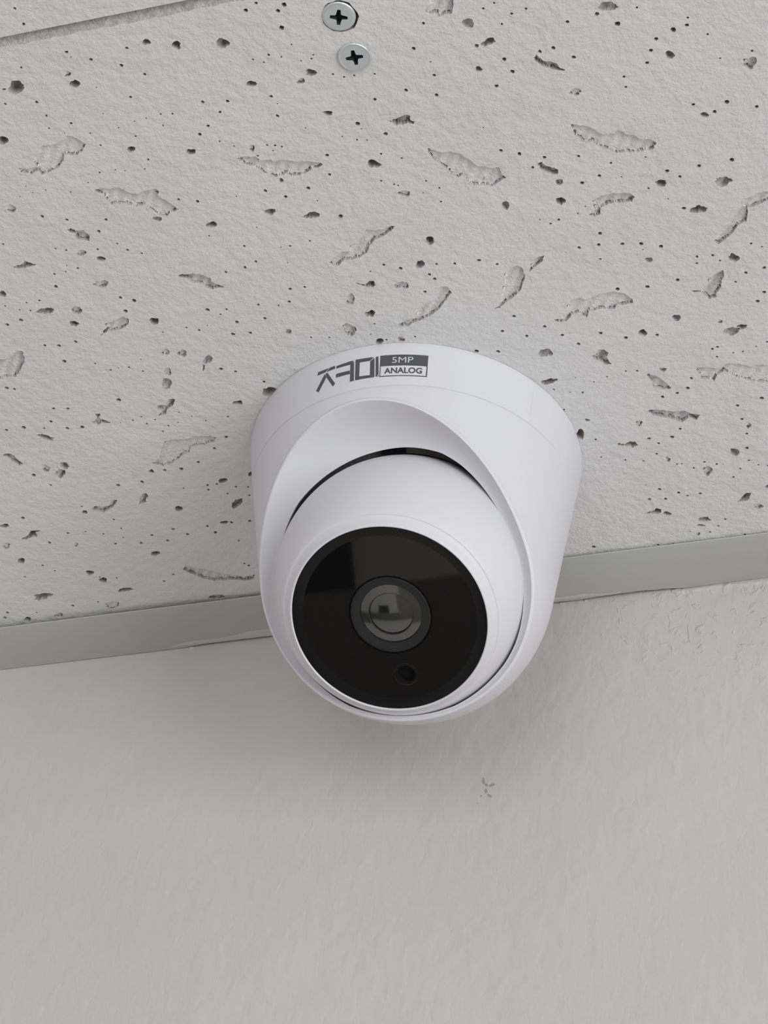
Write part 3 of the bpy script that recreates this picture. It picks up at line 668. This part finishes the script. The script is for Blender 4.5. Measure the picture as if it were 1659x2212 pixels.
# ------------------------------------------------------------------ security camera
Y0 = -67.04
root = empty('security_camera', (0, Y0 * MM, HC))
tag(root, 'white dome-type security camera with black round face mounted on the ceiling', 'security camera')
def nrm(az, th):
    az, th = math.radians(az), math.radians(th)
    return np.array([math.sin(az) * math.cos(th), -math.cos(az) * math.cos(th), -math.sin(th)])
BC = np.array([0.571, -3.187, -46.68])           # centre of the ball
RB = 34.07
m_ax = nrm(-2.7, 44.0); S0 = 9.12                # direction and depth of the opening
mu = np.cross(m_ax, (0, 0, 1.0)); mu /= np.linalg.norm(mu)
if mu[0] < 0: mu = -mu
mv = np.cross(mu, m_ax)
if mv[2] < 0: mv = -mv

def prof_r(z):
    r = 46 + .16 * z
    if z < -48:
        u = (-48 - z) / 30.0
        r -= 11.13 * u ** 2 + 1.42 * u ** 4 + 4.83 * u ** 8
    return max(r, 0.4)
def lean(z):
    q = (z / 80.0) ** 2
    return 1.96 * q, -2.74 * q
def cone_pt(az, h, off=0.0):
    a = math.radians(az); r = prof_r(-h) + off
    return (r * math.sin(a) + lean(-h)[0], -r * math.cos(a) + lean(-h)[1], -h)

# outer shell, cut by the plane of the opening
GZ = -13.77
zs = [(0, -.45), (-.15, -.12), (-.5, 0)] + [(z, 0) for z in np.arange(-1.5, -13.2, -1.5)] + [(GZ + .45, 0), (GZ + .24, -.03), (GZ + .10, -.30), (GZ - .10, -.30), (GZ - .24, -.03), (GZ - .45, 0)]
zs += [(z, 0) for z in np.arange(-15.5, -81, -1.0)] + [(-81.3, 0), (-81.8, -.3)]
SEG = 300
V, Fc = [], []
for (z, dr) in zs:
    lx, ly = lean(z); r = prof_r(z)
    for k in range(SEG):
        a = 2 * math.pi * k / SEG
        g = dr
        if abs(z - GZ) < .5:                     # the moulding line fades out towards the wall side
            azf = abs(((k * 360 / SEG - 270 + 180) % 360) - 180)
            g = dr * max(0.0, min(1.0, (95 - azf) / 30))
        V.append(((r + g) * math.cos(a) + lx, (r + g) * math.sin(a) + ly, z))
for i in range(len(zs) - 1):
    for k in range(SEG):
        a, b = i * SEG + k, i * SEG + (k + 1) % SEG
        Fc.append((a, b, b + SEG, a + SEG))
bm = bmesh.new()
bv = [bm.verts.new(v) for v in V]
for f in Fc: bm.faces.new([bv[i] for i in f])
FIL = 0.9
pc = BC + m_ax * (S0 - FIL)
geom = bm.verts[:] + bm.edges[:] + bm.faces[:]
cut = bmesh.ops.bisect_plane(bm, geom=geom, dist=1e-5, plane_co=Vector(pc), plane_no=Vector(m_ax), clear_outer=True, clear_inner=False)
rim_v = [v for v in cut['geom_cut'] if isinstance(v, bmesh.types.BMVert)]
def polar(co):
    w = np.array(co) - BC; s = w @ m_ax
    return math.atan2(w @ mu, w @ mv), math.hypot(w @ mu, w @ mv), s
rim_v = sorted(rim_v, key=lambda v: polar(v.co)[0])
RHO_IN = [(-180, 33.8), (-130, 33.0), (-90, 32.8), (-60, 33.2), (-42, 34.5), (-19, 35.0), (0, 35.5), (13, 36.1), (28, 36.5), (37, 35.9), (48, 34.8), (59, 33.8), (70, 33.25), (80, 33.15), (90, 33.3), (98, 33.4), (108, 33.7), (116, 34.0), (123, 34.2), (132, 34.2), (140, 34.0), (180, 33.4)]
def rho_in(al):
    d = math.degrees(al)
    return float(np.interp(d, [p[0] for p in RHO_IN], [p[1] for p in RHO_IN]))
def pol_pt(al, rho, s): return BC + m_ax * s + rho * (math.sin(al) * mu + math.cos(al) * mv)
rings = [rim_v]
info = []
for v in rim_v:
    al, rho, s = polar(v.co); info.append((al, rho, s))
def add_ring(fn):
    r = [bm.verts.new(fn(*i)) for i in info]
    p = rings[-1]; n = len(r)
    for k in range(n):
        bm.faces.new((p[k], p[(k + 1) % n], r[(k + 1) % n], r[k]))
    rings.append(r)
for k in range(1, 6):
    t = k / 5 * math.pi / 2
    add_ring(lambda al, rho, s, t=t: pol_pt(al, rho - FIL * .9 * (1 - math.cos(t)), s + FIL * math.sin(t)))
def bowl(al, rho, s, t):
    r0 = rho - FIL * .9; ri = min(rho_in(al), r0 - .8); w = r0 - ri
    dep = .62 * min(w, 3.0) + .5 * max(0, w - 3.0)
    return pol_pt(al, r0 + (ri - r0) * t, S0 - dep * math.sin(t * math.pi / 2) ** 1.0)
NB = 16
for k in range(1, NB + 1):
    add_ring(lambda al, rho, s, t=k / NB: bowl(al, rho, s, t))
def skirt(al, rho, s, d):
    p = bowl(al, rho, s, 1.0); return p - m_ax * d + (p - BC - m_ax * ((p - BC) @ m_ax)) / 35 * .1 * d
add_ring(lambda al, rho, s: skirt(al, rho, s, .35))
add_ring(lambda al, rho, s: skirt(al, rho, s, 2.0))
bmesh.ops.recalc_face_normals(bm, faces=bm.faces)
# outward test
f0 = max(bm.faces, key=lambda f: (f.calc_center_median().x))
if f0.normal.x < 0: bmesh.ops.reverse_faces(bm, faces=bm.faces)
for f in bm.faces: f.smooth = True
for e in bm.edges:
    if len(e.link_faces) == 2 and e.calc_face_angle(0.0) > math.radians(38): e.smooth = False
for v in bm.verts: v.co *= MM
me = bpy.data.meshes.new('housing'); bm.to_mesh(me); bm.free(); me.materials.append(M_WHITE)
housing = link(bpy.data.objects.new('housing', me), root)
housing['label'] = 'white tapered plastic housing with scooped opening and printed marks'

# printed marks on the housing
LOGO = [[(-19.43, 5.14), (-19.22, 4.18), (-18.8, 4.1), (-14.72, 4.18), (-16.23, 5.15)], [(-14.4, 4.18), (-12.7, 4.09), (-12.41, 4.28), (-12.4, 5.09), (-15.37, 5.18), (-15.77, 5.1)], [(-16.5, 5.66), (-20.05, 9.95), (-18.89, 10.68), (-15.89, 7.02), (-16.1, 5.92)], [(-16.1, 5.6), (-15.37, 5.48), (-12.34, 9.96), (-13.23, 10.62), (-15.76, 6.98)], [(-11.96, 4.4), (-6.08, 4.08), (-5.59, 4.34), (-6.5, 5.22), (-11.95, 5.22)], [(-6.79, 5.35), (-5.47, 4.47), (-5.38, 10.7), (-6.87, 10.71)], [(-12.12, 7.12), (-11.71, 6.91), (-6.93, 7.06), (-6.87, 8.2), (-12.1, 8.15)], [(-4.98, 4.04), (-3.43, 5.22), (-3.52, 9.61), (-4.99, 10.66)], [(-4.98, 4.04), (0.92, 4.15), (1.33, 4.31), (0.17, 5.23), (-3.43, 5.22)], [(1.62, 4.46), (1.84, 10.6), (0.24, 9.79), (0.17, 5.39)], [(-4.99, 10.66), (-3.52, 9.61), (0.24, 9.79), (1.84, 10.65)], [(2.01, 4.23), (2.96, 4.13), (3.24, 9.74), (2.51, 10.67), (2.21, 10.43)], [(3.3, 9.91), (3.28, 10.54), (2.71, 10.75)]]
def wrap(name, bmf, mat, parent, off, label=None):
    """flat (azimuth, height) faces wrapped round the housing as a printed skin"""
    xs = [v.co.x for v in bmf.verts]
    for a in np.arange(math.floor(min(xs)) + .5, max(xs), 1.0):
        bmesh.ops.bisect_plane(bmf, geom=bmf.verts[:] + bmf.edges[:] + bmf.faces[:], dist=1e-6, plane_co=(a, 0, 0), plane_no=(1, 0, 0))
    for v in bmf.verts:
        v.co = Vector(cone_pt(v.co.x, v.co.y, off)) * MM
    bmesh.ops.recalc_face_normals(bmf, faces=bmf.faces)
    for f in bmf.faces:
        c = f.calc_center_median()
        if f.normal.x * c.x + f.normal.y * c.y < 0: f.normal_flip()
    me = bpy.data.meshes.new(name); bmf.to_mesh(me); bmf.free(); me.materials.append(mat)
    o = link(bpy.data.objects.new(name, me), parent)
    if label: o['label'] = label
    return o
def wrap_polys(name, polys, mat, off, label=None):
    b = bmesh.new()
    for p in polys:
        b.faces.new([b.verts.new((x, y, 0)) for x, y in p])
    return wrap(name, b, mat, housing, off, label)
for p in LOGO: wrap_polys('logo_stroke', [p], M_INK, .03)
def rect(a0, a1, h0, h1): return [(a0, h0), (a1, h0), (a1, h1), (a0, h1)]
wrap_polys('label_panel', [rect(3.55, 19.45, 4.02, 7.5)], M_INK, .03)
wrap_polys('label_frame', [rect(3.55, 3.85, 7.5, 10.85), rect(19.1, 19.5, 7.5, 10.85), rect(3.85, 19.1, 10.55, 10.85)], M_INK, .03)
def text_on(name, body, a0, a1, h0, h1, mat, off, bold):
    cu = bpy.data.curves.new(name, 'FONT'); cu.body = body; cu.offset = bold; cu.resolution_u = 4
    to = bpy.data.objects.new(name + '_source', cu); COL.objects.link(to)
    bpy.context.view_layer.update()
    dg = bpy.context.evaluated_depsgraph_get()
    tm = bpy.data.meshes.new_from_object(to.evaluated_get(dg))
    bpy.data.objects.remove(to, do_unlink=True)
    co = [v.co for v in tm.vertices]
    x0, x1 = min(c.x for c in co), max(c.x for c in co); y0, y1 = min(c.y for c in co), max(c.y for c in co)
    b = bmesh.new(); b.from_mesh(tm)
    for v in b.verts:
        v.co = ((v.co.x - x0) / (x1 - x0) * (a1 - a0) + a0, h1 - (v.co.y - y0) / (y1 - y0) * (h1 - h0), 0)
    return wrap(name, b, mat, housing, off)
text_on('lettering', '5MP', 7.6, 14.6, 4.8, 6.65, M_INKW, .06, 0.0)
text_on('lettering', 'ANALOG', 5.05, 17.75, 8.08, 9.95, M_INK, .03, 0.032)
wrap_polys('scratch', [[(58.35, 3.9), (58.5, 3.9), (58.75, 11.4), (58.6, 11.4)]], new_mat('faint_scratch', (0.62, 0.61, 0.60), .6), .02)

# dark lining seen in the gap above the ball
V, Fc = [], []
LS = 64
lin = [(1.2, 37.2), (-1.5, 37.4), (-2.5, 34.3), (-12, 33.8), (-22, 30.0)]
for (s, rho) in lin:
    for k in range(LS + 1):
        V.append(tuple(pol_pt(math.radians(-72 + 144 * k / LS), rho, s)))
for i in range(len(lin) - 1):
    for k in range(LS):
        a, b = i * (LS + 1) + k, i * (LS + 1) + k + 1
        Fc.append((a, b, b + LS + 1, a + LS + 1))
liner = fix_normals(mesh_obj('socket_liner', V, Fc, M_LINER, root, smooth=True))
sharp_by_angle(liner, 40)
V = []
for s, rho in ((-.6, 37.4), (-.6, 34.4), (-2.2, 34.4), (-2.2, 37.4)):
    for k in range(7):
        V.append(tuple(pol_pt(math.radians(-.5 + 10.5 * k / 6), rho, s)))
Fc = []
for i in range(4):
    for k in range(6):
        Fc.append((i * 7 + k, i * 7 + k + 1, ((i + 1) % 4) * 7 + k + 1, ((i + 1) % 4) * 7 + k))
Fc += [(0, 7, 14, 21), (6, 13, 20, 27)]
fix_normals(mesh_obj('stop_tab', V, Fc, M_BLACK, liner))

# ball with its black face: everything below is turned about the optical axis
n_ax = nrm(-1.1, 62.3)
e1 = np.array([1.0, 0, 0]) - n_ax[0] * n_ax; e1 /= np.linalg.norm(e1)
e2 = np.cross(e1, n_ax)
if e2[2] < 0: e2 = -e2
FC = BC + np.array([.3, 0, 0])
def ax_pt(u, v, L): return tuple(FC + e1 * u + e2 * v + n_ax * L)
def lathe(name, prof, mat, parent, seg=160, cu=0.0, cv=0.0, close=False, sharp=35):
    V, Fc = [], []
    for (r, L) in prof:
        for k in range(seg):
            a = 2 * math.pi * k / seg; V.append(ax_pt(cu + r * math.cos(a), cv + r * math.sin(a), L))
    for i in range(len(prof) - 1):
        for k in range(seg):
            a, b = i * seg + k, i * seg + (k + 1) % seg
            Fc.append((a, b, b + seg, a + seg))
    if close: Fc.append(tuple(range((len(prof) - 1) * seg, len(prof) * seg)))
    o = fix_normals(mesh_obj(name, V, Fc, mat, parent, smooth=True))
    # normals should face away from the axis or forward
    return sharp_by_angle(o, sharp)
prof = []
for d in np.arange(150, 55.0, -2.5):
    prof.append((RB * math.sin(math.radians(d)), RB * math.cos(math.radians(d))))
# fine step, front collar, rounded lip, inner wall
prof += [(27.75, 19.77), (27.6, 19.85), (27.4, 19.83), (27.2, 19.95), (26.6, 20.62), (26.0, 21.35), (25.75, 21.75), (25.5, 22.02), (25.25, 22.12), (25.05, 22.0), (24.97, 21.7), (24.95, 20.4)]
ball = lathe('ball', prof, M_BALL, root)
ball['label'] = 'white swivelling ball holding the black face'
bez = lathe('face_bezel', [(24.95, 21.75), (24.7, 21.72), (22.6, 21.05), (22.35, 20.95), (22.3, 20.7)], M_RIMB, root)
# flat face plate with holes for the lens and the light sensor
seg = 128
LC = (0.4, 0.7); LR = 10.75
SCN = (1.03, -15.9); SR = 2.35
circ = lambda cu, cv, r, n: [(cu + r * math.cos(2 * math.pi * k / n), cv + r * math.sin(2 * math.pi * k / n)) for k in range(n)]
P = circ(0, 0, 22.32, seg) + circ(*LC, LR, 96) + circ(*SCN, SR, 40)
E = [(k, (k + 1) % seg) for k in range(seg)] + [(seg + k, seg + (k + 1) % 96) for k in range(96)] + [(seg + 96 + k, seg + 96 + (k + 1) % 40) for k in range(40)]
Vv, _, Ff, _, _, _ = delaunay_2d_cdt([Vector(p) for p in P], E, [], 1, 1e-6)
keep = []
for f in Ff:
    cx, cy = sum(Vv[k].x for k in f) / 3, sum(Vv[k].y for k in f) / 3
    if math.hypot(cx - LC[0], cy - LC[1]) < LR * .999 or math.hypot(cx - SCN[0], cy - SCN[1]) < SR * .99: continue
    keep.append(tuple(f))
PL = 20.92
plate = fix_normals(mesh_obj('face_plate', [ax_pt(v.x, v.y, PL) for v in Vv], keep, M_PLATE, root))
plate['label'] = 'glossy black face plate'
lathe('sensor_hole', [(SR, PL), (SR * .97, PL - .1), (SR * .95, PL - 1.6)], M_BLACK, plate, 40, *SCN, close=True)
lathe('sensor_rim', [(SR * 1.30, PL + .005), (SR * 1.26, PL + .03), (SR * 1.22, PL + .005)], M_PLATE, plate, 48, *SCN)
# lens well: black joint ring, sloping barrel, retaining ring, glass
lens = lathe('lens_barrel', [(LR * .955, PL - .5), (LR * .95, PL - .12), (LR * .93, PL - .02), (LR * .88, PL - .03), (8.3, PL - .55), (8.0, PL - .60), (7.85, PL - 1.0)], M_BARREL, root, 128, *LC)
lens['label'] = 'dark grey lens surround in the middle of the black face'
lathe('joint_ring', [(LR, PL), (LR, PL - .5), (LR * .95, PL - .5)], M_BLACK, lens, 96, *LC)
def cap(name, r0, r1, top, R, mat):
    gp = [(r0 + (r1 - r0) * k / 12.0, top - (r0 + (r1 - r0) * k / 12.0) ** 2 / (2 * R)) for k in range(13)]
    return lathe(name, gp, mat, lens, 96, *LC, close=r1 < .1, sharp=60)
cap('outer_glass', 7.86, 5.75, PL - .35, 46.0, M_GLASS)
lathe('retaining_ring', [(5.78, PL - .70), (5.70, PL - .66), (5.60, PL - .74), (5.55, PL - 1.3)], M_BARREL, lens, 96, *LC)
cap('lens_glass', 5.62, .02, PL - .62, 30.0, M_GLASS)

# ------------------------------------------------------------------ desk and tray added out of view to make the reflection in the black face
desk = empty('desk', (-0.75, -0.70, 0))
tag(desk, 'pale desk added out of view below to make the reflection in the black face', 'desk')
box('reflection_desk_top', -.60, .52, -.45, .435, .77, .80, M_DESK, desk)
for (x, y) in ((-.56, -.41), (-.56, .39), (.48, -.41), (.48, .39)):
    box('leg', x - .025, x + .025, y - .025, y + .025, 0, .77, M_FRAME, desk)
tray = box('reflection_tray', -.32, 0, -.24, 0, .80, .812, M_TRAY, loc=(-.487, -.262, 0))  # added unseen, only to darken the left of the reflection
tag(tray, 'black tray on the desk, added to darken the left part of the reflection above the lens', 'tray')
